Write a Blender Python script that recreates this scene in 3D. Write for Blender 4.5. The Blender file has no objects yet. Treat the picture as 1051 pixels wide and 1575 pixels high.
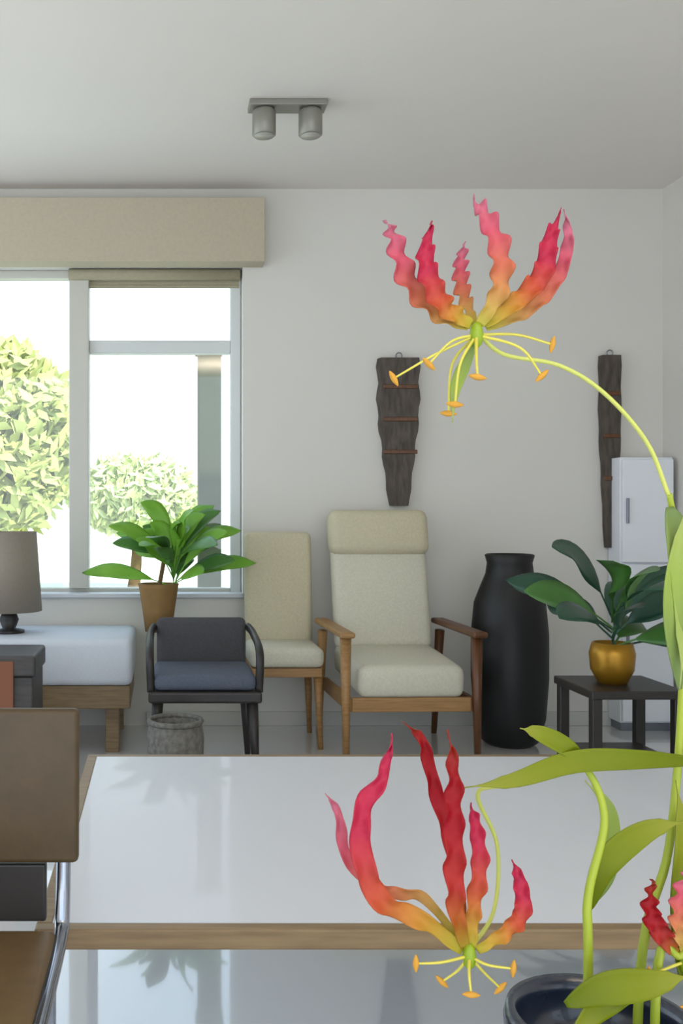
import bpy, bmesh, math, random
from mathutils import Vector, Matrix
random.seed(7)
S = bpy.context.scene
C = S.collection
# ------------------------------------------------------------------ camera
F, CX, CY, CH = 1500.0, 250.0, 787.5, 1.05
cd = bpy.data.cameras.new('camera'); cam = bpy.data.objects.new('camera', cd); C.objects.link(cam)
cam.location = (0, 0, CH); cam.rotation_euler = (math.pi/2, 0, 0)
cd.sensor_fit = 'AUTO'; cd.sensor_width = 36; cd.lens = F/1575*36
cd.shift_x = (525.5-CX)/1575; cd.clip_start = .05
S.camera = cam
# ------------------------------------------------------------------ world, sun, exposure
w = bpy.data.worlds.new('sky'); S.world = w; w.use_nodes = True
wn = w.node_tree.nodes; bg = wn['Background']
tc = wn.new('ShaderNodeTexCoord'); sx = wn.new('ShaderNodeSeparateXYZ'); rp = wn.new('ShaderNodeValToRGB')
w.node_tree.links.new(tc.outputs['Generated'], sx.inputs[0]); w.node_tree.links.new(sx.outputs['Z'], rp.inputs[0])
rp.color_ramp.elements[0].color = (.84, .92, 1, 1); rp.color_ramp.elements[1].color = (.55, .74, 1, 1)
rp.color_ramp.elements[1].position = .8
w.node_tree.links.new(rp.outputs[0], bg.inputs[0]); bg.inputs[1].default_value = 1.15
sd = bpy.data.lights.new('sun', 'SUN'); sun = bpy.data.objects.new('sun', sd); C.objects.link(sun)
sd.energy = 3.2; sd.angle = .02; sd.color = (1, .95, .85)
sun.rotation_euler = (math.radians(38), math.radians(0), math.radians(50))
ld = bpy.data.lights.new('added_warm_fill', 'AREA'); lo = bpy.data.objects.new('added_warm_fill', ld); C.objects.link(lo)  # added warm fill behind the camera, out of view
ld.shape = 'DISK'; ld.size = .6; ld.energy = 16; ld.color = (1, .86, .72); lo.location = (.6, -.6, 2.2); lo.rotation_euler = (math.pi, 0, 0)
S.view_settings.view_transform = 'Standard'; S.view_settings.look = 'None'
S.view_settings.gamma = 1; S.view_settings.use_curve_mapping = False
S.view_settings.exposure = 1.1

def P(px, py, d):                       # a point seen at (px, py) standing d metres away
    return Vector(((px-CX)*d/F, d, CH-(py-CY)*d/F))
# ------------------------------------------------------------------ materials
def lin(h):
    c = [int(h[i:i+2], 16)/255 for i in (0, 2, 4)]
    return tuple(x/12.92 if x <= .04045 else ((x+.055)/1.055)**2.4 for x in c)+(1,)
M = {}
def mat(name, col, rough=.6, metal=0, noise=0, scale=20, bump=0, col2=None, stretch=None, coat=0, trans=0, sub=0):
    m = bpy.data.materials.new(name); m.use_nodes = True; M[name] = m
    nt = m.node_tree; b = nt.nodes['Principled BSDF']
    c = lin(col) if isinstance(col, str) else col
    b.inputs['Base Color'].default_value = c
    b.inputs['Roughness'].default_value = rough; b.inputs['Metallic'].default_value = metal
    b.inputs['Coat Weight'].default_value = coat; b.inputs['Transmission Weight'].default_value = trans
    if noise or bump or col2:
        t = nt.nodes.new('ShaderNodeTexCoord'); mp = nt.nodes.new('ShaderNodeMapping')
        nz = nt.nodes.new('ShaderNodeTexNoise'); nz.inputs['Scale'].default_value = scale; nz.inputs['Detail'].default_value = 5
        nt.links.new(t.outputs['Object'], mp.inputs[0]); nt.links.new(mp.outputs[0], nz.inputs[0])
        if stretch: mp.inputs['Scale'].default_value = stretch
        r = nt.nodes.new('ShaderNodeValToRGB')
        r.color_ramp.elements[0].position = .3; r.color_ramp.elements[1].position = .7
        c2 = lin(col2) if col2 else tuple(max(0, x*(1-noise)) for x in c[:3])+(1,)
        r.color_ramp.elements[0].color = c2; r.color_ramp.elements[1].color = c
        nt.links.new(nz.outputs[0], r.inputs[0]); nt.links.new(r.outputs[0], b.inputs['Base Color'])
        if bump:
            bp = nt.nodes.new('ShaderNodeBump'); bp.inputs['Strength'].default_value = bump; bp.inputs['Distance'].default_value = .004
            nt.links.new(nz.outputs[0], bp.inputs['Height']); nt.links.new(bp.outputs[0], b.inputs['Normal'])
    return m
def ramp_mat(name, stops, rough=.45, trans=.18, dim=1):         # colour runs along the petal or leaf (v of its uv)
    m = bpy.data.materials.new(name); m.use_nodes = True; M[name] = m
    nt = m.node_tree; b = nt.nodes['Principled BSDF']; out = nt.nodes['Material Output']
    uv = nt.nodes.new('ShaderNodeUVMap'); sp = nt.nodes.new('ShaderNodeSeparateXYZ'); r = nt.nodes.new('ShaderNodeValToRGB')
    nt.links.new(uv.outputs[0], sp.inputs[0]); nt.links.new(sp.outputs['Y'], r.inputs[0])
    while len(r.color_ramp.elements) < len(stops): r.color_ramp.elements.new(.5)
    for e, (p, c) in zip(r.color_ramp.elements, stops): e.position = p; e.color = tuple(x*dim for x in lin(c)[:3])+(1,)
    b.inputs['Roughness'].default_value = rough; b.inputs['Specular IOR Level'].default_value = .2
    tl = nt.nodes.new('ShaderNodeBsdfTranslucent'); mx = nt.nodes.new('ShaderNodeMixShader'); mx.inputs[0].default_value = trans
    nt.links.new(r.outputs[0], b.inputs['Base Color']); nt.links.new(r.outputs[0], tl.inputs[0])
    nt.links.new(b.outputs[0], mx.inputs[1]); nt.links.new(tl.outputs[0], mx.inputs[2]); nt.links.new(mx.outputs[0], out.inputs[0])
    return m
mat('wall_paint', 'd9d6cf', .9, noise=.02, scale=3, bump=.03)
mat('right_wall_paint', 'd9d5cd', .9, noise=.02, scale=3)
mat('ceiling_paint', 'e3ddd6', .95, noise=.02, scale=2)
mat('floor_lacquer', 'dadad8', .08, noise=.04, scale=2.5, coat=1)
mat('frame_paint', 'c4c2b8', .5)
mat('reveal_paint', 'd3d6d4', .7)
mat('linen_blind', 'bbb09b', .9, noise=.08, scale=60, bump=.1)
mat('taupe_blind', 'a79f85', .9, noise=.08, scale=60)
mat('baseboard_paint', 'c4c3bd', .5)
mat('white_lacquer', 'cbcdd2', .42, coat=.2)
mat('cabinet_paint', 'e6e9ee', .4)
mat('oak', '8c7554', .5, scale=8, col2='755f42', stretch=(1, 12, 12))
mat('walnut', '6a4120', .4, scale=8, col2='4c2c14', stretch=(12, 12, 1))
mat('teak', 'a9814f', .45, scale=8, col2='8d683c', stretch=(1, 12, 12))
mat('brown_leather', '4d3c22', .5, noise=.18, scale=30, bump=.25)
mat('lit_leather', '6a5434', .5, noise=.18, scale=30, bump=.25)  # same leather as the back, lighter: light on the seat put into the colour
mat('chrome', 'a4a9b4', .15, 1)
mat('steel', '8b8f98', .3, 1)
mat('beige_fabric', 'cbc3a6', .95, noise=.12, scale=120, bump=.3)
mat('pale_fabric', 'd2cebb', .95, noise=.12, scale=120, bump=.3)
mat('white_fabric', 'd3d8df', .95, noise=.05, scale=120, bump=.2)
mat('dark_fabric', '4c4b4d', .95, noise=.2, scale=120, bump=.3)
mat('blue_fabric', '59606e', .95, noise=.2, scale=120, bump=.3)
mat('grey_wicker', '77746d', .9, scale=60, col2='56534d', bump=.6)
mat('black_wood', '2a2522', .45, noise=.3, scale=10)
mat('black_glaze', '070708', .5)
mat('dark_carved', '5a5048', .6, scale=12, col2='352d26', bump=.5, stretch=(4, 4, 1))
mat('navy_glaze', '1c2536', .25, coat=.3)
mat('stoneware', 'b7ac92', .7, noise=.1, scale=40)
mat('terracotta', '8a6a3c', .8, noise=.15, scale=20)
mat('brass', 'a77b22', .35, .6)
mat('soil', '33261a', 1, noise=.4, scale=60)
mat('spot_metal', '8c8a80', .4, .3)
mat('lamp_lens', 'aaa89c', .2)
mat('taupe_shade', '8f8578', .95, noise=.08, scale=80)
mat('chest_wood', '4b4745', .6, scale=9, col2='383534', stretch=(1, 10, 10))
mat('strap_leather', '7c4a30', .6)
mat('stem_green', '93a126', .5)
mat('pale_green', 'b5ba58', .5)
mat('stamen_yellow', 'c8be4a', .5)
mat('anther', 'c08a28', .7)
mat('ovary_green', '7f9612', .45)
mat('plant_green', '3f7a2c', .45, noise=.3, scale=15)
mat('dark_leaf', '24503a', .4, noise=.3, scale=10)
mat('mid_leaf', '4c7f36', .4, noise=.3, scale=10)
mat('window_leaf', '5f9a1e', .5, scale=10, col2='78ad34')
mat('bark', '6d5738', .9, noise=.3, scale=12, bump=.5)
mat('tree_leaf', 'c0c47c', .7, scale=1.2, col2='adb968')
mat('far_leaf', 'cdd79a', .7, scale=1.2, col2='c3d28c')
mat('hedge_leaf', '8cae78', .7, scale=1.2, col2='79a065')
mat('overlit_ground', 'dedccb', .95, scale=4, col2='d2d4bd')  # pale ground, overexposed daylight put into its colour
mat('post_paint', '48503c', .8, noise=.1, scale=8)
ramp_mat('petal_red', [(0, 'c4b93a'), (.16, 'd9a13c'), (.34, 'd8603a'), (.6, 'd23250'), (1, 'cf2d55')], dim=.70)
ramp_mat('petal_pink', [(0, 'c9c04a'), (.18, 'dba75a'), (.38, 'dd7a58'), (.62, 'dd5c70'), (1, 'd9839a')], dim=.74)
ramp_mat('petal_deep', [(0, 'c4a83a'), (.14, 'd0722e'), (.3, 'd03c34'), (.55, 'b81224'), (.8, 'b0141e'), (1, 'b8442c')], dim=.62)
ramp_mat('leaf_blade', [(0, '6f7f08'), (.6, '8b960e'), (1, 'a5a83a')], .35, dim=.68)
ramp_mat('leaf_soft', [(0, '7b9258'), (.6, 'a0b650'), (1, 'b3bf70')], .4, dim=.78)
g = bpy.data.materials.new('window_glass'); g.use_nodes = True; M['window_glass'] = g
nt = g.node_tree; nt.nodes.clear(); o_ = nt.nodes.new('ShaderNodeOutputMaterial'); tr = nt.nodes.new('ShaderNodeBsdfTransparent')
gl = nt.nodes.new('ShaderNodeBsdfGlossy'); gl.inputs['Roughness'].default_value = .02; mx = nt.nodes.new('ShaderNodeMixShader')
tr.inputs[0].default_value = (.96, .98, .97, 1); mx.inputs[0].default_value = .06
nt.links.new(tr.outputs[0], mx.inputs[1]); nt.links.new(gl.outputs[0], mx.inputs[2]); nt.links.new(mx.outputs[0], o_.inputs[0])
# ------------------------------------------------------------------ helpers
def obj(name, bm, m, parent=None, smooth=False, bevel=0, kind=None, label=None, solid=0):
    me = bpy.data.meshes.new(name); bmesh.ops.recalc_face_normals(bm, faces=bm.faces) if not solid else None
    bm.to_mesh(me); bm.free()
    for p in me.polygons: p.use_smooth = smooth
    o = bpy.data.objects.new(name, me); C.objects.link(o)
    me.materials.append(M[m])
    if parent: o.parent = parent
    if bevel:
        b = o.modifiers.new('bevel', 'BEVEL'); b.width = bevel; b.segments = 3; b.limit_method = 'ANGLE'
    if solid:
        s = o.modifiers.new('thickness', 'SOLIDIFY'); s.thickness = solid; s.offset = 0
    if kind: o['kind'] = kind
    if label: o['label'] = label
    return o
def tag(o, label, cat, group=None, kind=None):
    o['label'] = label; o['category'] = cat
    if group: o['group'] = group
    if kind: o['kind'] = kind
    return o
def empty(name, loc, label, cat, group=None, rz=0):
    o = bpy.data.objects.new(name, None); C.objects.link(o); o.location = loc; o.rotation_euler = (0, 0, rz)
    return tag(o, label, cat, group)
def structure(o): o['kind'] = 'structure'; return o
def box(bm, x0, x1, y0, y1, z0, z1, rot=None):
    r = bmesh.ops.create_cube(bm, size=1)
    c = Vector(((x0+x1)/2, (y0+y1)/2, (z0+z1)/2))
    for v in r['verts']:
        v.co = Vector((v.co.x*(x1-x0), v.co.y*(y1-y0), v.co.z*(z1-z0)))
        if rot: v.co = rot @ v.co
        v.co += c
    return bm
def bx(*a, **k): return box(bmesh.new(), *a, **k)
def lathe(bm, prof, n=32, c=(0, 0, 0)):
    rings = []
    for r, z in prof:
        rings.append([bm.verts.new((c[0]+r*math.cos(2*math.pi*i/n), c[1]+r*math.sin(2*math.pi*i/n), c[2]+z)) for i in range(n)])
    for a, b in zip(rings, rings[1:]):
        for i in range(n): bm.faces.new((a[i], a[(i+1) % n], b[(i+1) % n], b[i]))
    for ring in (rings[0], rings[-1]):
        try: bm.faces.new(ring)
        except Exception: pass
    return bm
def spline(pts, n):
    pts = [Vector(p) for p in pts]; q = [2*pts[0]-pts[1]]+pts+[2*pts[-1]-pts[-2]]
    out = []; seg = len(pts)-1
    for k in range(n+1):
        t = k/n*seg; i = min(int(t), seg-1); t -= i
        a, b, c, d = q[i:i+4]
        out.append(.5*((2*b)+(c-a)*t+(2*a-5*b+4*c-d)*t*t+(3*b-a-3*c+d)*t**3))
    return out
def tube(bm, pts, r, n=8, seg=None, smoothp=True):
    path = spline(pts, seg or 8*(len(pts)-1)) if smoothp and len(pts) > 2 else [Vector(p) for p in pts]
    m = len(path); rings = []; up = None
    for i, p in enumerate(path):
        t = (path[min(i+1, m-1)]-path[max(i-1, 0)]).normalized()
        if up is None: up = Vector((0, 0, 1)) if abs(t.z) < .9 else Vector((1, 0, 0))
        s = t.cross(up).normalized(); up = s.cross(t).normalized()
        rr = r(i/(m-1)) if callable(r) else r
        rings.append([bm.verts.new(p+rr*(math.cos(2*math.pi*k/n)*s+math.sin(2*math.pi*k/n)*up)) for k in range(n)])
    for a, b in zip(rings, rings[1:]):
        for k in range(n): bm.faces.new((a[k], a[(k+1) % n], b[(k+1) % n], b[k]))
    bm.faces.new(rings[0]); bm.faces.new(rings[-1])
    return bm
def ribbon(bm, pts, width, face=(0, -1, 0), wave=0, cup=0, nw=6, n=28, freq=7, ph=0):
    """a petal or leaf along a 3-D path: width(t) in metres, broad side facing `face`, wavy margins"""
    uvl = bm.loops.layers.uv.verify(); path = spline(pts, n); f = Vector(face).normalized(); rows = []
    for i, p in enumerate(path):
        t = (path[min(i+1, n)]-path[max(i-1, 0)]).normalized()
        s = t.cross(f)
        s = s.normalized() if s.length > 1e-4 else Vector((1, 0, 0))
        nn = s.cross(t).normalized(); u = i/n; row = []
        for k in range(nw+1):
            a = k/nw*2-1
            off = nn*(cup*a*a*width(u)+wave*abs(a)**1.5*math.sin(freq*2*math.pi*u+ph+(1.2 if a > 0 else 0))*min(1, 4*u))
            row.append(bm.verts.new(p+s*a*width(u)/2+off))
        rows.append(row)
    for i in range(n):
        for k in range(nw):
            fc = bm.faces.new((rows[i][k], rows[i][k+1], rows[i+1][k+1], rows[i+1][k]))
            for l, (kk, ii) in zip(fc.loops, ((k, i), (k+1, i), (k+1, i+1), (k, i+1))): l[uvl].uv = (kk/nw, ii/n)
    return bm
def leafy(bm, c, rad, count, size, seed=0, squash=(1, 1, 1)):
    rnd = random.Random(seed)
    for _ in range(count):
        v = Vector((rnd.gauss(0, 1), rnd.gauss(0, 1), rnd.gauss(0, 1))).normalized()*rad*(rnd.random()**.4)
        p = Vector(c)+Vector((v.x*squash[0], v.y*squash[1], v.z*squash[2]))
        a = Vector((rnd.gauss(0, 1), rnd.gauss(0, 1), rnd.gauss(0, 1))).normalized(); b = a.orthogonal().normalized()
        s = size*(.6+.8*rnd.random())
        q = [p-a*s, p-b*s*.4, p+a*s, p+b*s*.4]
        bm.faces.new([bm.verts.new(x) for x in q])
    return bm
# ------------------------------------------------------------------ the room
YW, XL, XR, YB, ZC = 4.8, -2.3, 2.464, -1.6, 2.64
WX0, WX1, WZ0, WZ1 = -1.95, (374-CX)*YW/F, CH-(918-CY)*YW/F, CH+(CY-408)*YW/F
structure(obj('floor', bx(XL-.25, XR+.25, YB, YW+.25, -.12, 0), 'floor_lacquer'))
structure(obj('ceiling', bx(XL-.25, XR+.25, YB, YW+.25, ZC, ZC+.2), 'ceiling_paint'))
bm = bmesh.new()
box(bm, XL, WX0, YW, YW+.25, 0, ZC); box(bm, WX1, XR, YW, YW+.25, 0, ZC)
box(bm, WX0, WX1, YW, YW+.25, 0, WZ0); box(bm, WX0, WX1, YW, YW+.25, WZ1, ZC)
structure(obj('wall_back', bm, 'wall_paint'))
structure(obj('wall_right', bx(XR, XR+.25, YB, YW+.25, 0, ZC), 'right_wall_paint'))
bm = bmesh.new()                                       # unseen opening added in the left wall, sized to let sky light in
box(bm, XL-.25, XL, YB, 1.4, 0, ZC); box(bm, XL-.25, XL, 4.65, YW+.25, 0, ZC); box(bm, XL-.25, XL, 1.4, 4.65, 2.5, ZC)
structure(obj('wall_left', bm, 'wall_paint'))
structure(obj('baseboard_back', bx(-.08, XR, YW-.015, YW, 0, .07), 'baseboard_paint', bevel=.003))
structure(obj('baseboard_right', bx(XR-.015, XR, YB, YW-.016, 0, .07), 'baseboard_paint', bevel=.003))
# window
win = bpy.data.objects.new('window_1', None); C.objects.link(win); win.location = (0, YW, 0); structure(win)
def wpart(name, x0, x1, z0, z1, m, y0=.10, y1=.17, bev=.006):
    return obj(name, bx(x0, x1, y0, y1, z0, z1), m, win, bevel=bev)
xm0, xm1 = (104-CX)*YW/F, (135-CX)*YW/F
zt = CH+(CY-527)*YW/F
wpart('frame_jamb', WX0, WX0+.06, WZ0, WZ1, 'frame_paint'); wpart('frame_jamb', WX1-.055, WX1-.002, WZ0, WZ1, 'reveal_paint')
wpart('frame_head', WX0+.06, WX1-.055, WZ1-.04, WZ1, 'frame_paint'); wpart('frame_sill', WX0+.06, WX1-.055, WZ0, WZ0+.035, 'frame_paint')
wpart('mullion', xm0, xm1, WZ0+.035, WZ1-.04, 'frame_paint', .07, .18)
wpart('mullion', -1.26, -1.18, WZ0+.035, WZ1-.04, 'frame_paint', .07, .18)
wpart('transom', xm1, WX1-.055, zt-.035, zt+.03, 'reveal_paint')
for a, b, c, d in ((WX0+.06, -1.26, WZ0+.035, WZ1-.04), (-1.18, xm0, WZ0+.035, WZ1-.04), (xm1, WX1-.055, WZ0+.035, zt-.035), (xm1, WX1-.055, zt+.03, WZ1-.04)):
    wpart('pane', a, b, c, d, 'window_glass', .13, .136, 0)
wpart('window_sill', WX0, WX1, WZ0-.004, WZ0+.018, 'white_lacquer', -.03, .10)
zp0, zp1 = CH+(CY-402)*4.68/F, CH+(CY-303)*4.68/F
pm = obj('pelmet', bx(-2.0, (408-CX)*4.68/F, 4.68, YW, zp0, min(zp1, ZC-.003)), 'linen_blind', bevel=.004)
tag(pm, 'beige linen covered pelmet box across the top of the window', 'pelmet')
bl = empty('roller_blind', (0, 4.87, WZ1-.03), 'taupe roller blind rolled up beneath the beige pelmet', 'blind')
bm = bmesh.new(); lathe(bm, [(.028, 0), (.028, 1.0)], 20)
bmesh.ops.rotate(bm, verts=bm.verts, cent=(0, 0, 0), matrix=Matrix.Rotation(math.pi/2, 3, 'Y'))
for v in bm.verts: v.co.x = xm0+v.co.x*(WX1-.01-xm0)
obj('blind_roll', bm, 'taupe_blind', bl, True)
obj('blind_cloth', bx(xm0, WX1-.012, .028, .031, -.045, 0), 'taupe_blind', bl)
obj('hem_bar', bx(xm0, WX1-.012, .024, .036, -.06, -.045), 'taupe_blind', bl, bevel=.003)
# ------------------------------------------------------------------ outdoors
structure(obj('ground', bx(-30, 30, YW+.26, 60, -.5, -.3), 'overlit_ground'))
def tree(name, x, y, z, rad, m, count, size, seed, label, sq=(1, 1, 1), trunk=.12):
    t = empty(name, (x, y, -.3), label, 'tree', 'trees in the garden')
    obj('trunk', tube(bmesh.new(), [(0, 0, 0), (.05, 0, z*.5), (0, .05, z+.3)], lambda u: trunk*(1-.5*u), 10), 'bark', t, True)
    obj('foliage', leafy(bmesh.new(), (0, 0, z+.3), rad, count, size, seed, sq), m, t, kind='stuff')
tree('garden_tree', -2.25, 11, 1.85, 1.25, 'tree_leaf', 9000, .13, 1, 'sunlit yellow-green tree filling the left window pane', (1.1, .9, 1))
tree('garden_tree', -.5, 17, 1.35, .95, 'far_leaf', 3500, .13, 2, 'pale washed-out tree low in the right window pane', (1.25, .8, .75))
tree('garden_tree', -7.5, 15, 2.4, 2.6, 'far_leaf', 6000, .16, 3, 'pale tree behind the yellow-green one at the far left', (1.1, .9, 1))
for i, (x, y) in enumerate(((-1.75, 8.2), (-3.0, 8.4))):
    o = empty('garden_shrub', (x, y, -.3), ['mid green shrub low outside the left pane', 'green shrub outside beyond the frame of the left pane'][i], 'shrub', 'garden shrubs')
    obj('stem', tube(bmesh.new(), [(0, 0, 0), (.03, 0, .5), (0, 0, .9)], .02, 6), 'bark', o)
    obj('foliage', leafy(bmesh.new(), (0, 0, .8), .55, 2200, .06, 20+i, (1, .8, .9)), 'hedge_leaf', o, kind='stuff')
pp = P(322, 700, 5.9)
po = empty('porch_post', (pp.x, 5.9, -.3), 'grey-green post standing outside behind the window plant', 'post')
obj('shaft', bx(-.07, .07, -.07, .07, 0, 2.31), 'post_paint', po, bevel=.01)
obj('post_cap', bx(-.085, .085, -.085, .085, 2.30, 2.33), 'post_paint', po, bevel=.01)
obj('post_foot', bx(-.09, .09, -.09, .09, 0, .12), 'post_paint', po, bevel=.01)
# ------------------------------------------------------------------ ceiling spotlight
d0 = 1500*(ZC-CH)/(CY-158)
c0 = P(442, 158, d0)
sp = empty('ceiling_spotlight', (c0.x, c0.y, ZC), 'grey ceiling spotlight bar with two cylindrical heads', 'ceiling light')
obj('mounting_plate', bx(-.15, .15, -.045, .045, -.025, -.001), 'spot_metal', sp, bevel=.004)
for s in (-1, 1):
    h = obj('spot_head', lathe(bmesh.new(), [(.001, -.03), (.042, -.03), (.046, -.04), (.046, -.125), (.04, -.13)], 28, (s*.09, 0, 0)), 'spot_metal', sp, True)
    obj('lens', lathe(bmesh.new(), [(.001, -.132), (.038, -.132), (.038, -.128)], 24, (s*.09, 0, 0)), 'lamp_lens', h, True)
    obj('swivel', lathe(bmesh.new(), [(.012, -.02), (.012, -.04)], 12, (s*.09, 0, 0)), 'steel', sp, True)
# ------------------------------------------------------------------ wall ornaments
def ornament(px0, px1, py0, py1, label):
    a = P(px0, py0, YW); b = P(px1, py1, YW); hw = (b.x-a.x)/2; H = a.z-b.z
    t = empty('wall_ornament', ((a.x+b.x)/2, YW, b.z), label, 'wall ornament')
    bm = bmesh.new(); n = 18; L = []; R = []
    for i in range(n+1):
        u = i/n; wd = hw*(.45+.55*min(1, u*1.6))*(1-.06*math.cos(u*30))
        L.append((-wd, u*H)); R.append((wd, u*H))
    prof = L+R[::-1]
    fr = [bm.verts.new((x*.9, -.045, z)) for x, z in prof]; bk = [bm.verts.new((x, -.004, z)) for x, z in prof]
    bm.faces.new(fr); bm.faces.new(bk)
    for i in range(len(prof)): bm.faces.new((fr[i], fr[(i+1) % len(prof)], bk[(i+1) % len(prof)], bk[i]))
    obj('carved_body', bm, 'dark_carved', t)
    obj('hanging_ring', tube(bmesh.new(), [(.015*math.cos(k*math.pi/6), -.02, H+.012+.015*math.sin(k*math.pi/6)) for k in range(13)], .003, 6), 'steel', t)
    for k in range(3): obj('carved_band', bx(-hw*.8, hw*.8, -.052, -.04, H*(.35+.22*k), H*(.35+.22*k)+.02), 'walnut', t, bevel=.003)
ornament(580, 645, 552, 778, 'broad dark carved wooden wall ornament hanging above the beige chairs')
ornament(920, 951, 548, 842, 'long slender dark carved wooden wall ornament beside the white cabinet')
# ------------------------------------------------------------------ white cabinet in the corner
zc = CH-(703-CY)*4.65/F
cx0 = (957-CX)*4.65/F
cb = empty('tall_cabinet', ((cx0+XR-.02)/2, 4.72, 0), 'tall narrow white cabinet in the right corner behind the leafy plant', 'cabinet')
hw = (XR-.02-cx0)/2
obj('body', bx(-hw, hw, -.05, .075, .04, zc), 'cabinet_paint', cb, bevel=.004)
obj('plinth', bx(-hw+.01, hw-.01, -.04, .07, 0, .04), 'steel', cb)
for z0, z1 in ((.05, .8), (.81, zc-.01)):
    dr = obj('door', bx(-hw+.005, hw-.005, -.07, -.051, z0, z1), 'cabinet_paint', cb, bevel=.003)
    obj('handle', bx(-hw+.02, -hw+.03, -.085, -.07, (z0+z1)/2-.06, (z0+z1)/2+.06), 'steel', dr, bevel=.002)
# ------------------------------------------------------------------ window seat and what stands on it
ws = empty('window_seat', (-1.15, 4.46, 0), 'white cushioned window seat on a wooden base under the window', 'bench')
xr = (204-CX)*4.2/F+1.15
obj('seat_cushion', bx(-1.1, xr, -.27, .32, .30, .50), 'white_fabric', ws, True, bevel=.03)
obj('base', bx(-1.1, xr-.01, -.25, .32, .20, .30), 'oak', ws, bevel=.006)
for x in (-1.0, xr-.12):
    for y in (-.2, .25): obj('leg', bx(x, x+.06, y, y+.05, 0, .2), 'oak', ws, bevel=.004)
def bush(name, m, parent, c, n, L, Wd, seed, droop=.3, up=.6, nn=8, top=.9):
    rnd = random.Random(seed)
    for i in range(n):
        a = 2.4*i+rnd.random(); el = up+(top-up)*rnd.random(); l = L*(.6+.5*rnd.random())
        st = Vector(c)+Vector((0, 0, .4*L*rnd.random()))
        dv = Vector((math.cos(a)*math.cos(el), math.sin(a)*math.cos(el), math.sin(el)))
        p1 = st+dv*l*.45; p2 = st+dv*l*.8+Vector((math.cos(a), math.sin(a), 0))*l*.1-Vector((0, 0, droop*l*.15)); p3 = st+dv*l+Vector((math.cos(a), math.sin(a), 0))*l*.25-Vector((0, 0, droop*l*.5))
        bm = ribbon(bmesh.new(), [st, p1, p2, p3], lambda u: Wd*(.06 if u < .25 else max(.04, math.sin(math.pi*min(1, (u-.22)/.78))**.8)), (-.2, -.7, .6), nw=4, n=nn+6, wave=.002, freq=2)
        mm = m if isinstance(m, str) else m[i % len(m)]
        o = obj('leaf', bm, mm, parent, True, solid=.0015)
p0 = P(244, 957, 4.5); 
wp = empty('potted_plant', (p0.x, 4.5, .50), 'leafy green plant in a brown pot on the window seat', 'plant')
obj('pot', lathe(bmesh.new(), [(.001, 0), (.062, 0), (.075, .10), (.09, .20), (.094, .22), (.082, .22), (.076, .2), (.001, .19)], 28), 'terracotta', wp, True)
obj('soil', lathe(bmesh.new(), [(.001, .196), (.077, .197), (.077, .192)], 20), 'soil', wp)
obj('stem', tube(bmesh.new(), [(0, 0, .19), (.02, 0, .3), (.04, 0, .42)], .01, 8), 'bark', wp, True)
bush('leaf', ['window_leaf', 'mid_leaf', 'window_leaf'], wp, (.07, -.02, .20), 40, .34, .085, 5, up=.25, top=1.4)
lp = P(14, 972, 4.45)
lm = empty('table_lamp', (lp.x, 4.45, .50), 'taupe drum-shaded table lamp on the window seat at the left edge', 'lamp')
obj('lamp_base', lathe(bmesh.new(), [(.001, 0), (.07, 0), (.07, .012), (.03, .02), (.045, .06), (.03, .1), (.01, .12), (.01, .16), (.001, .16)], 24), 'black_wood', lm, True)
bm = lathe(bmesh.new(), [(.15, .1), (.125, .46), (.122, .46), (.147, .1), (.15, .1)], 40); 
obj('lamp_shade', bm, 'taupe_shade', lm, True)
# dark chest in front of the seat
q = P(66, 1000, 3.9)
ch = empty('storage_chest', (q.x-.35, 3.75, 0), 'dark grey wooden chest with a brown strap before the window seat', 'chest')
obj('body', bx(-.35, .35, -.15, .15, .03, .44), 'chest_wood', ch, bevel=.008)
obj('lid', bx(-.36, .36, -.16, .16, .442, .52), 'chest_wood', ch, bevel=.012)
obj('strap', bx(.22, .28, -.165, -.15, .1, .50), 'strap_leather', ch, bevel=.003)
for s in (-1, 1): obj('foot', bx(s*.3-.03, s*.3+.03, -.14, -.08, 0, .03), 'black_wood', ch)
# ------------------------------------------------------------------ dark low chair and basket
k = P(312, 1160, 4.0)
dc = empty('low_chair', (k.x, 3.98, 0), 'low black framed chair with slate grey seat pad left of the two beige chairs', 'chair', rz=.0)
for sx, sy in ((-.2, -.2), (.2, -.2), (-.2, .2), (.2, .2)):
    obj('leg', tube(bmesh.new(), [(sx, sy, 0), (sx*.92, sy*.92, .32)], lambda u: .012+.012*u, 10, smoothp=False), 'black_wood', dc, True)
obj('seat_frame', bx(-.22, .22, -.22, .22, .31, .355), 'black_wood', dc, bevel=.01)
obj('seat_pad', bx(-.2, .2, -.21, .16, .356, .42), 'blue_fabric', dc, True, bevel=.025)
obj('backrest', bx(-.19, .19, .16, .215, .38, .60), 'dark_fabric', dc, True, bevel=.025)
obj('arm', tube(bmesh.new(), [(.21, -.19, .35), (.215, -.17, .5), (.215, .1, .54), (.2, .2, .56)], .016, 8), 'black_wood', dc, True)
obj('arm', tube(bmesh.new(), [(-.21, -.19, .35), (-.215, -.17, .5), (-.215, .1, .54), (-.2, .2, .56)], .016, 8), 'black_wood', dc, True)
k = P(270, 1150, 3.55)
bk = empty('wicker_basket', (k.x, 3.55, 0), 'grey woven basket on the floor before the black low chair', 'basket')
obj('basket_body', lathe(bmesh.new(), [(.001, 0), (.09, 0), (.105, .08), (.11, .2), (.1, .25), (.094, .25), (.1, .19), (.09, .02), (.001, .015)], 28), 'grey_wicker', bk, True)
obj('rim', tube(bmesh.new(), [(.1*math.cos(t*math.pi/8), .1*math.sin(t*math.pi/8), .252) for t in range(17)], .009, 6), 'grey_wicker', bk, True)
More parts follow.
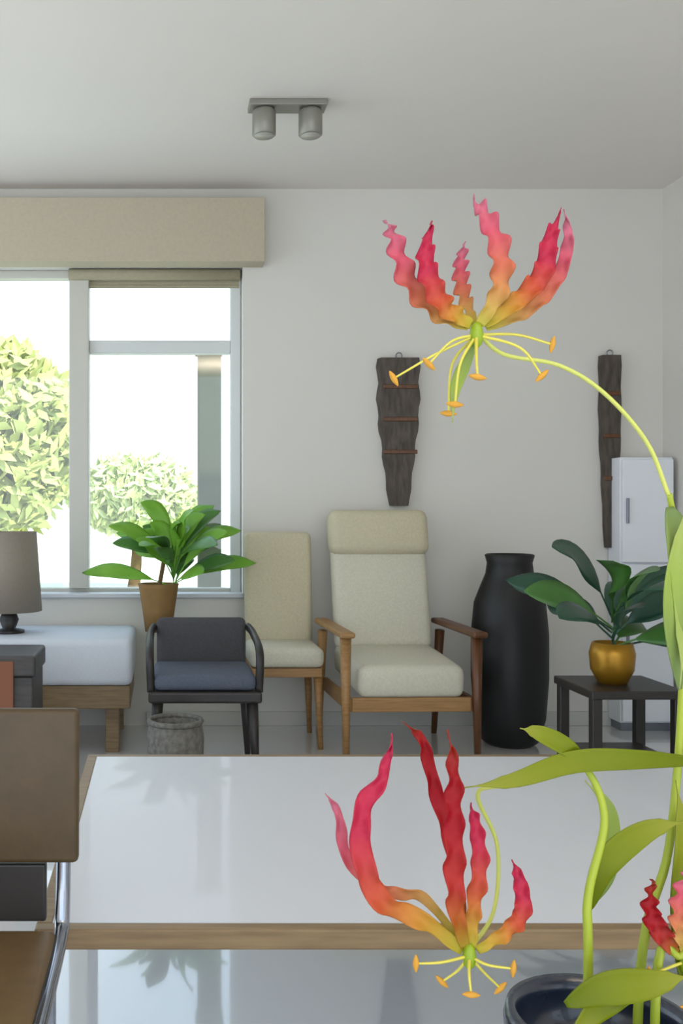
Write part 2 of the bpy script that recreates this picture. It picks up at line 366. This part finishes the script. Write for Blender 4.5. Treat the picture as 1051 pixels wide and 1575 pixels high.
obj('liner', lathe(bmesh.new(), [(.001, .2), (.05, .22), (.093, .21)], 20), 'dark_fabric', bk, True)
bk.scale = (.95, .95, 1.15)
# ------------------------------------------------------------------ beige easy chairs
def easy_chair(x, y, rz, label, sc=1):
    t = empty('easy_chair', (x, y, 0), label, 'armchair', None, rz); t.scale = (sc, sc, sc)
    R = Matrix.Rotation(math.radians(-14), 3, 'X')
    obj('seat_cushion', bx(-.225, .225, -.27, .25, .29, .43, rot=Matrix.Rotation(math.radians(4), 3, 'X')), 'pale_fabric', t, True, bevel=.04)
    obj('back_cushion', bx(-.225, .225, .21, .31, .41, .90, rot=R), 'pale_fabric', t, True, bevel=.04)
    obj('head_cushion', bx(-.235, .235, .25, .37, .84, 1.06, rot=R), 'beige_fabric', t, True, bevel=.045)
    obj('seat_rail', bx(-.25, .25, -.26, -.235, .22, .28), 'teak', t, bevel=.006)
    obj('side_rail', bx(-.27, -.245, -.25, .26, .22, .28), 'teak', t, bevel=.006)
    obj('side_rail', bx(.245, .27, -.25, .26, .22, .28), 'walnut', t, bevel=.006)
    for s, m in ((-1, 'teak'), (1, 'walnut')):
        obj('leg', tube(bmesh.new(), [(s*.275, -.26, 0), (s*.275, -.25, .53)], lambda u: .013+.011*u, 10, smoothp=False), m, t, True)
        obj('leg', tube(bmesh.new(), [(s*.275, .33, 0), (s*.275, .24, .50)], lambda u: .013+.009*u, 10, smoothp=False), m, t, True)
        obj('armrest', bx(s*.275-.032, s*.275+.032, -.30, .28, .53, .555), m, t, bevel=.01)
    return t
k = P(608, 1150, 4.3)
easy_chair(k.x, 4.3, .03, 'beige high-backed easy chair with wooden arms, below the broad wall ornament')
dn = empty('upholstered_chair', (.55, 4.48, 0), 'narrow armless beige upholstered chair between the black low chair and the easy chair', 'chair')
obj('seat', bx(-.165, .165, -.19, .17, .36, .45), 'pale_fabric', dn, True, bevel=.03)
obj('backrest', bx(-.16, .16, .14, .20, .40, .955, rot=Matrix.Rotation(math.radians(-5), 3, 'X')), 'beige_fabric', dn, True, bevel=.028)
obj('seat_frame', bx(-.155, .155, -.18, .17, .32, .36), 'teak', dn, bevel=.004)
for sx in (-1, 1):
    for sy in (-1, 1): obj('leg', tube(bmesh.new(), [(sx*.15, sy*.165, 0), (sx*.14, sy*.15, .33)], lambda u: .011+.009*u, 10, smoothp=False), 'teak', dn, True)
# ------------------------------------------------------------------ tall black floor vase
k = P(784, 1150, 4.42)
fv = tag(obj('floor_vase', lathe(bmesh.new(), [(.001, 0), (.10, 0), (.125, .02), (.155, .12), (.168, .3), (.168, .5), (.155, .64), (.125, .72), (.105, .77), (.098, .82), (.108, .855), (.10, .86), (.086, .82), (.09, .77), (.001, .7)], 48), 'black_glaze', None, True), 'tall matt black floor vase standing against the wall beside the beige chairs', 'vase')
fv.location = (k.x, 4.42, 0)
# ------------------------------------------------------------------ side table with plant
k0, k1 = P(880, 1070, 3.6), P(1022, 1070, 3.6); xc = (k0.x+k1.x)/2; hw = (k1.x-k0.x)/2
stt = empty('side_table', (xc, 3.6, 0), 'small dark side table carrying the leafy plant in a brass pot', 'table')
ht = CH-(1062-CY)*3.45/F
obj('tabletop', bx(-hw, hw, -.17, .17, ht-.03, ht), 'black_wood', stt, bevel=.005)
for sx in (-1, 1):
    for sy in (-1, 1): obj('leg', bx(sx*(hw-.025)-.018, sx*(hw-.025)+.018, sy*.14-.018, sy*.14+.018, 0, ht-.03), 'black_wood', stt, bevel=.004)
obj('shelf', bx(-hw+.03, hw-.03, -.13, .13, .15, .17), 'black_wood', stt, bevel=.004)
pk = P(942, 1050, 3.6)
lpn = empty('potted_plant', (pk.x, 3.6, ht), 'dark green large-leaved plant in a brass pot on the small dark side table', 'plant')
obj('pot', lathe(bmesh.new(), [(.001, 0), (.05, 0), (.075, .05), (.08, .11), (.07, .15), (.064, .15), (.07, .1), (.001, .09)], 28), 'brass', lpn, True)
obj('soil', lathe(bmesh.new(), [(.001, .125), (.069, .126), (.069, .12)], 20), 'soil', lpn)
bush('leaf', ['dark_leaf', 'mid_leaf', 'dark_leaf'], lpn, (0, 0, .12), 19, .42, .12, 11, up=.25)
# ------------------------------------------------------------------ low white table
TZ = .40; yn = F*(CH-TZ)/(1430-CY); yf = F*(CH-TZ)/(1160-CY); tx0 = -.200; tx1 = 1.62; lip = .026
tb = empty('coffee_table', ((tx0+tx1)/2, (yn+yf)/2, 0), 'long low white-topped table with wooden edging and steel legs', 'table')
a, b = tx0-(tx0+tx1)/2, tx1-(tx0+tx1)/2; c, d = (yn-yf)/2, (yf-yn)/2
obj('tabletop', bx(a+lip, b-lip, c+lip, d-lip, TZ-.03, TZ), 'white_lacquer', tb)
for r in ((a, b, c, c+lip), (a, b, d-lip, d), (a, a+lip, c+lip, d-lip), (b-lip, b, c+lip, d-lip)):
    obj('edge_strip', bx(r[0], r[1], r[2], r[3], TZ-.032, TZ+.0), 'oak', tb, bevel=.003)
for x in (a+.016, b-.03):
    for y in (c+.03, d-.06): obj('leg', bx(x-.014, x+.014, y-.014, y+.014, 0, TZ-.032), 'steel', tb, bevel=.002)
# ------------------------------------------------------------------ leather and steel chair at the left
lc = empty('leather_chair', (-.385, 1.2, 0), 'brown leather chair on a steel tube frame at the left edge', 'chair')
zb0, zb1 = CH-(1322-CY)*1.43/F, CH-(1090-CY)*1.43/F
xr = (122-CX)*1.43/F+.385
obj('backrest', bx(-xr, xr, .215, .24, zb0, zb1, rot=Matrix.Rotation(math.radians(-3), 3, 'X')), 'brown_leather', lc, True, bevel=.008)
obj('seat', bx(-xr+.03, xr-.03, -.24, .20, .425, .452), 'lit_leather', lc, True, bevel=.01)
for s in (-1, 1):
    xs = s*(xr-.025)
    obj('frame_tube', tube(bmesh.new(), [(xs, .255, zb1-.02), (xs, .25, .6), (xs, .235, .47), (xs, .19, .437), (xs, 0, .437), (xs, -.2, .437), (xs, -.262, .40), (xs, -.268, .2), (xs, -.262, .05), (xs, -.2, .012), (xs, 0, .012), (xs, .24, .012)], .011, 12), 'chrome', lc, True)
obj('dark_gap_sheet', bx(-.215, .215, .222, .24, .452, zb0-.004), 'black_wood', lc, bevel=.004)  # added black sheet standing in for the dark gap below the backrest
obj('cross_tube', tube(bmesh.new(), [(-xr+.025, .24, .012), (xr-.025, .24, .012)], .011, 12, smoothp=False), 'chrome', lc, True)
obj('seat_support', tube(bmesh.new(), [(-xr+.025, .2, .42), (xr-.025, .2, .42)], .009, 10, smoothp=False), 'chrome', lc, True)
# ------------------------------------------------------------------ vase of lilies close by, on its own small round table
VD = .62
vz = CH-(1562-CY)*VD/F; vp = P(925, 1562, VD)
rt = empty('round_table', (vp.x, .62, 0), 'small round wooden table carrying the navy-rimmed vase', 'table')
obj('tabletop', lathe(bmesh.new(), [(.001, .475), (.16, .475), (.17, .48), (.17, .495), (.165, .50), (.001, .50)], 48), 'oak', rt, False)
obj('pedestal', lathe(bmesh.new(), [(.02, .02), (.02, .475)], 20), 'steel', rt, True)
obj('foot', lathe(bmesh.new(), [(.001, 0), (.13, 0), (.13, .01), (.02, .02), (.001, .02)], 40), 'steel', rt, True)
vs = empty('flower_vase', (vp.x, .62, .50), 'beige stoneware vase with a navy glazed rim holding the lilies', 'vase')
H = vz-.5; R = .056
obj('vase_body', lathe(bmesh.new(), [(.001, 0), (.045, 0), (.07, .05), (.078, .12), (.066, .19), (R, H-.03), (R-.004, H-.03), (.06, .18), (.072, .12), (.064, .05), (.001, .01)], 48), 'stoneware', vs, True)
obj('vase_rim', lathe(bmesh.new(), [(R-.004, H-.035), (R+.001, H-.03), (R+.003, H-.008), (R+.001, H), (R-.004, H), (R-.006, H-.01), (R-.004, H-.035)], 48), 'navy_glaze', vs, True)
def G(px, py, dd=0): return P(px, py, VD+dd)
def lily_stem(label, root_path, r=.0028):
    t = empty('lily_stem', root_path[0], label, 'flower', 'lily stems in the vase')
    o = Vector(root_path[0])
    obj('stalk', tube(bmesh.new(), [Vector(p)-o for p in root_path], lambda u: r*(1.15-.5*u), 10), 'stem_green', t, True)
    return t, o
def leaf(t, o, pts, wd, m='leaf_blade', face=(0, -1, .2)):
    f = lambda u: wd*(.03+.97*math.sin(math.pi*min(1, u*1.05+.03))**.75) if u < .8 else wd*(.03+.97*math.sin(math.pi*min(1, u*1.05+.03))**.75)*(1-u)/.2+.0006
    obj('leaf', ribbon(bmesh.new(), [Vector(p)-o for p in pts], f, face, cup=.12, nw=6, n=30), m, t, True, solid=.0006)
def blossom(t, o, base, petals, stamens, pedicel):
    b = Vector(base)
    bo = obj('blossom', lathe(bmesh.new(), [(.0006, -.009), (.0035, -.006), (.0045, 0), (.0035, .005), (.0015, .008)], 14, b-o), 'ovary_green', t, True)
    obj('pedicel', tube(bmesh.new(), [Vector(p)-o for p in pedicel], .0014, 8), 'pale_green', t, True)
    for i, (pts, wd, m, face) in enumerate(petals):
        f = lambda u, wd=wd: wd*(1+.09*math.sin(u*38))*(.16+.84*math.sin(math.pi*min(1, .08+u*.93))**.8)*(1 if u < .85 else max(.06, (1-u)/.15))
        obj('petal', ribbon(bmesh.new(), [Vector(p)-o for p in pts], f, face, wave=wd*.34, cup=.12, nw=8, n=56, freq=6.5, ph=i*1.7), m, bo, True, solid=.0005)
    for tip, mid in stamens:
        tip = Vector(tip)-o; mid = Vector(mid)-o
        bm = tube(bmesh.new(), [b-o, mid, tip], lambda u: .0011-.0004*u, 6); 
        obj('stamen', bm, 'stamen_yellow', bo, True)
        dv = (tip-mid).normalized().cross(Vector((0, 1, 0))).normalized()*.0055
        obj('anther', tube(bmesh.new(), [tip-dv, tip, tip+dv], lambda u: .0004+.0016*math.sin(math.pi*u), 8), 'anther', bo, True)
rootp = Vector((vp.x, .62, .52))
# --- stem one: the high lily
t1, o1 = lily_stem('tall lily stem along the right edge carrying the high open blossom', [rootp+Vector((.02, 0, 0)), G(985, 1500), G(1030, 1300, .01), G(1050, 1050, .02), G(1044, 850, .01), G(1030, 760)])
blossom(t1, o1, G(733, 515), [
    ([G(725, 500), G(680, 468, -.006), G(655, 405, -.004), G(664, 340, .004)], .0135, 'petal_red', (0, -1, .1)),
    ([G(722, 502), G(672, 480, .004), G(628, 432, .006), G(606, 370, .004), G(594, 338, 0)], .0135, 'petal_pink', (.2, -1, 0)),
    ([G(738, 500), G(768, 445, -.008), G(768, 385, -.01), G(745, 330, -.004), G(728, 306, .004)], .013, 'petal_pink', (0, -1, 0)),
    ([G(745, 500), G(800, 460, -.003), G(835, 420, 0), G(846, 370, .004), G(862, 325, .01)], .013, 'petal_red', (-.3, -1, 0)),
    ([G(748, 505), G(812, 478, .012), G(856, 430, .018), G(874, 372, .016), G(868, 322, .01)], .009, 'petal_pink', (-.3, -1, 0)),
    ([G(730, 500, .004), G(712, 455, .02), G(708, 410, .03), G(716, 372, .034)], .010, 'petal_pink', (.1, -1, 0)),
    ], [(G(700, 622, -.01), G(708, 560, -.012)), (G(690, 636, .01), G(696, 560, .008)), (G(660, 560, 0), G(695, 525, -.002)), (G(606, 582, .004), G(670, 545, 0)),
        (G(834, 578, -.006), G(800, 535, -.01)), (G(850, 530, .01), G(795, 515, .006)), (G(735, 580, -.03), G(733, 550, -.02))],
    [G(733, 510), G(775, 545, .01), G(860, 562, .012), G(930, 605, .01), G(995, 680, .006), G(1030, 765)])
leaf(t1, o1, [G(733, 520), G(715, 560, -.004), G(700, 600, -.004), G(696, 650, 0)], .008, 'leaf_soft')
leaf(t1, o1, [G(1030, 780), G(1052, 850, -.01), G(1058, 930, -.012), G(1046, 1060, -.01)], .024, 'leaf_soft')
leaf(t1, o1, [G(1046, 1060), G(1036, 960, -.012), G(1040, 870, -.014), G(1060, 760, -.01)], .014, 'leaf_soft')
# --- stem two: the low lily
t2, o2 = lily_stem('lily stem arching left with the low deep pink blossom', [rootp+Vector((-.01, 0, 0)), G(905, 1500, -.01), G(905, 1380, -.012), G(930, 1260, -.01), G(900, 1180), G(850, 1165)])
blossom(t2, o2, G(722, 1470), [
    ([G(712, 1462), G(655, 1418, -.006), G(590, 1388, -.008), G(560, 1330, -.008), G(556, 1250, -.004), G(590, 1190, .002), G(604, 1128, .006)], .0135, 'petal_red', (0, -1, .1)),
    ([G(716, 1458), G(702, 1400, -.012), G(699, 1330, -.016), G(697, 1255, -.014), G(698, 1190, -.008), G(690, 1122, 0)], .0125, 'petal_deep', (0, -1, 0)),
    ([G(726, 1458), G(728, 1400, -.002), G(738, 1330, 0), G(732, 1270, .006), G(724, 1235, .012)], .0105, 'petal_red', (-.1, -1, 0)),
    ([G(734, 1462), G(780, 1432, -.004), G(804, 1400, -.002), G(800, 1355, .004), G(788, 1322, .01)], .0105, 'petal_red', (-.3, -1, 0)),
    ([G(708, 1458, .004), G(706, 1380, .012), G(692, 1290, .022), G(668, 1210, .024), G(650, 1140, .02), G(622, 1112, .014)], .0095, 'petal_deep', (0, -1, 0)),
    ([G(712, 1452, .002), G(650, 1380, .006), G(590, 1370, .01), G(535, 1320, .014), G(520, 1250, .016), G(500, 1220, .02)], .008, 'petal_pink', (0, -1, 0)),
    ], [(G(640, 1482, -.01), G(680, 1480, -.008)), (G(725, 1530, -.02), G(722, 1500, -.014)), (G(790, 1490, -.01), G(750, 1484, -.008)), (G(680, 1510, .01), G(705, 1492, .006)), (G(770, 1520, .01), G(745, 1496, .006))],
    [G(722, 1462), G(760, 1400, .03), G(765, 1300, .034), G(735, 1222, .02), G(780, 1205, .004), G(855, 1166)])
leaf(t2, o2, [G(1090, 1172, .01), G(980, 1168, -.004), G(880, 1172, -.006), G(790, 1200, -.004), G(712, 1212, 0)], .014)
leaf(t2, o2, [G(905, 1180), G(872, 1150, -.004), G(830, 1128, -.004), G(800, 1120, 0)], .012)
leaf(t2, o2, [G(905, 1400), G(930, 1330, -.01), G(990, 1280, -.012), G(1060, 1262, -.01)], .017)
leaf(t2, o2, [G(900, 1400, .01), G(935, 1340, .02), G(938, 1250, .02), G(900, 1200, .02)], .011, 'leaf_soft')
# --- stem three: the lily cut by the frame
t3, o3 = lily_stem('short lily stem at the lower right with the orange-red blossom cut by the frame', [rootp+Vector((.03, -.01, 0)), G(1010, 1510, -.012), G(1048, 1470, -.012), G(1080, 1440, -.01)])
blossom(t3, o3, G(1056, 1478, -.01), [
    ([G(1050, 1470, -.01), G(1020, 1440, -.016), G(1000, 1400, -.016), G(1004, 1352, -.01)], .0115, 'petal_deep', (0, -1, 0)),
    ([G(1056, 1468, -.01), G(1044, 1420, -.02), G(1048, 1370, -.018), G(1068, 1330, -.01)], .0105, 'petal_pink', (0, -1, 0)),
    ([G(1064, 1470, -.01), G(1100, 1430, -.012), G(1120, 1380, -.008), G(1116, 1330, 0)], .0115, 'petal_deep', (0, -1, 0)),
    ([G(1060, 1470, 0), G(1080, 1420, .01), G(1090, 1370, .016), G(1080, 1330, .02)], .010, 'petal_red', (0, -1, 0)),
    ], [(G(1000, 1500, -.02), G(1030, 1488, -.014)), (G(1060, 1550, -.02), G(1058, 1510, -.016)), (G(1120, 1500, -.016), G(1090, 1488, -.012))],
    [G(1056, 1470, -.01), G(1090, 1420, .01), G(1095, 1420, 0), G(1080, 1440, -.01)])
leaf(t3, o3, [G(870, 1545, -.03), G(930, 1520, -.036), G(1000, 1512, -.034), G(1070, 1500, -.03)], .020)
leaf(t3, o3, [G(1010, 1510, -.012), G(950, 1530, -.03), G(910, 1560, -.03), G(870, 1610, -.03)], .016)
leaf(t3, o3, [G(1048, 1500, -.01), G(1050, 1400, -.004), G(1054, 1300, 0), G(1040, 1200, .004)], .018)
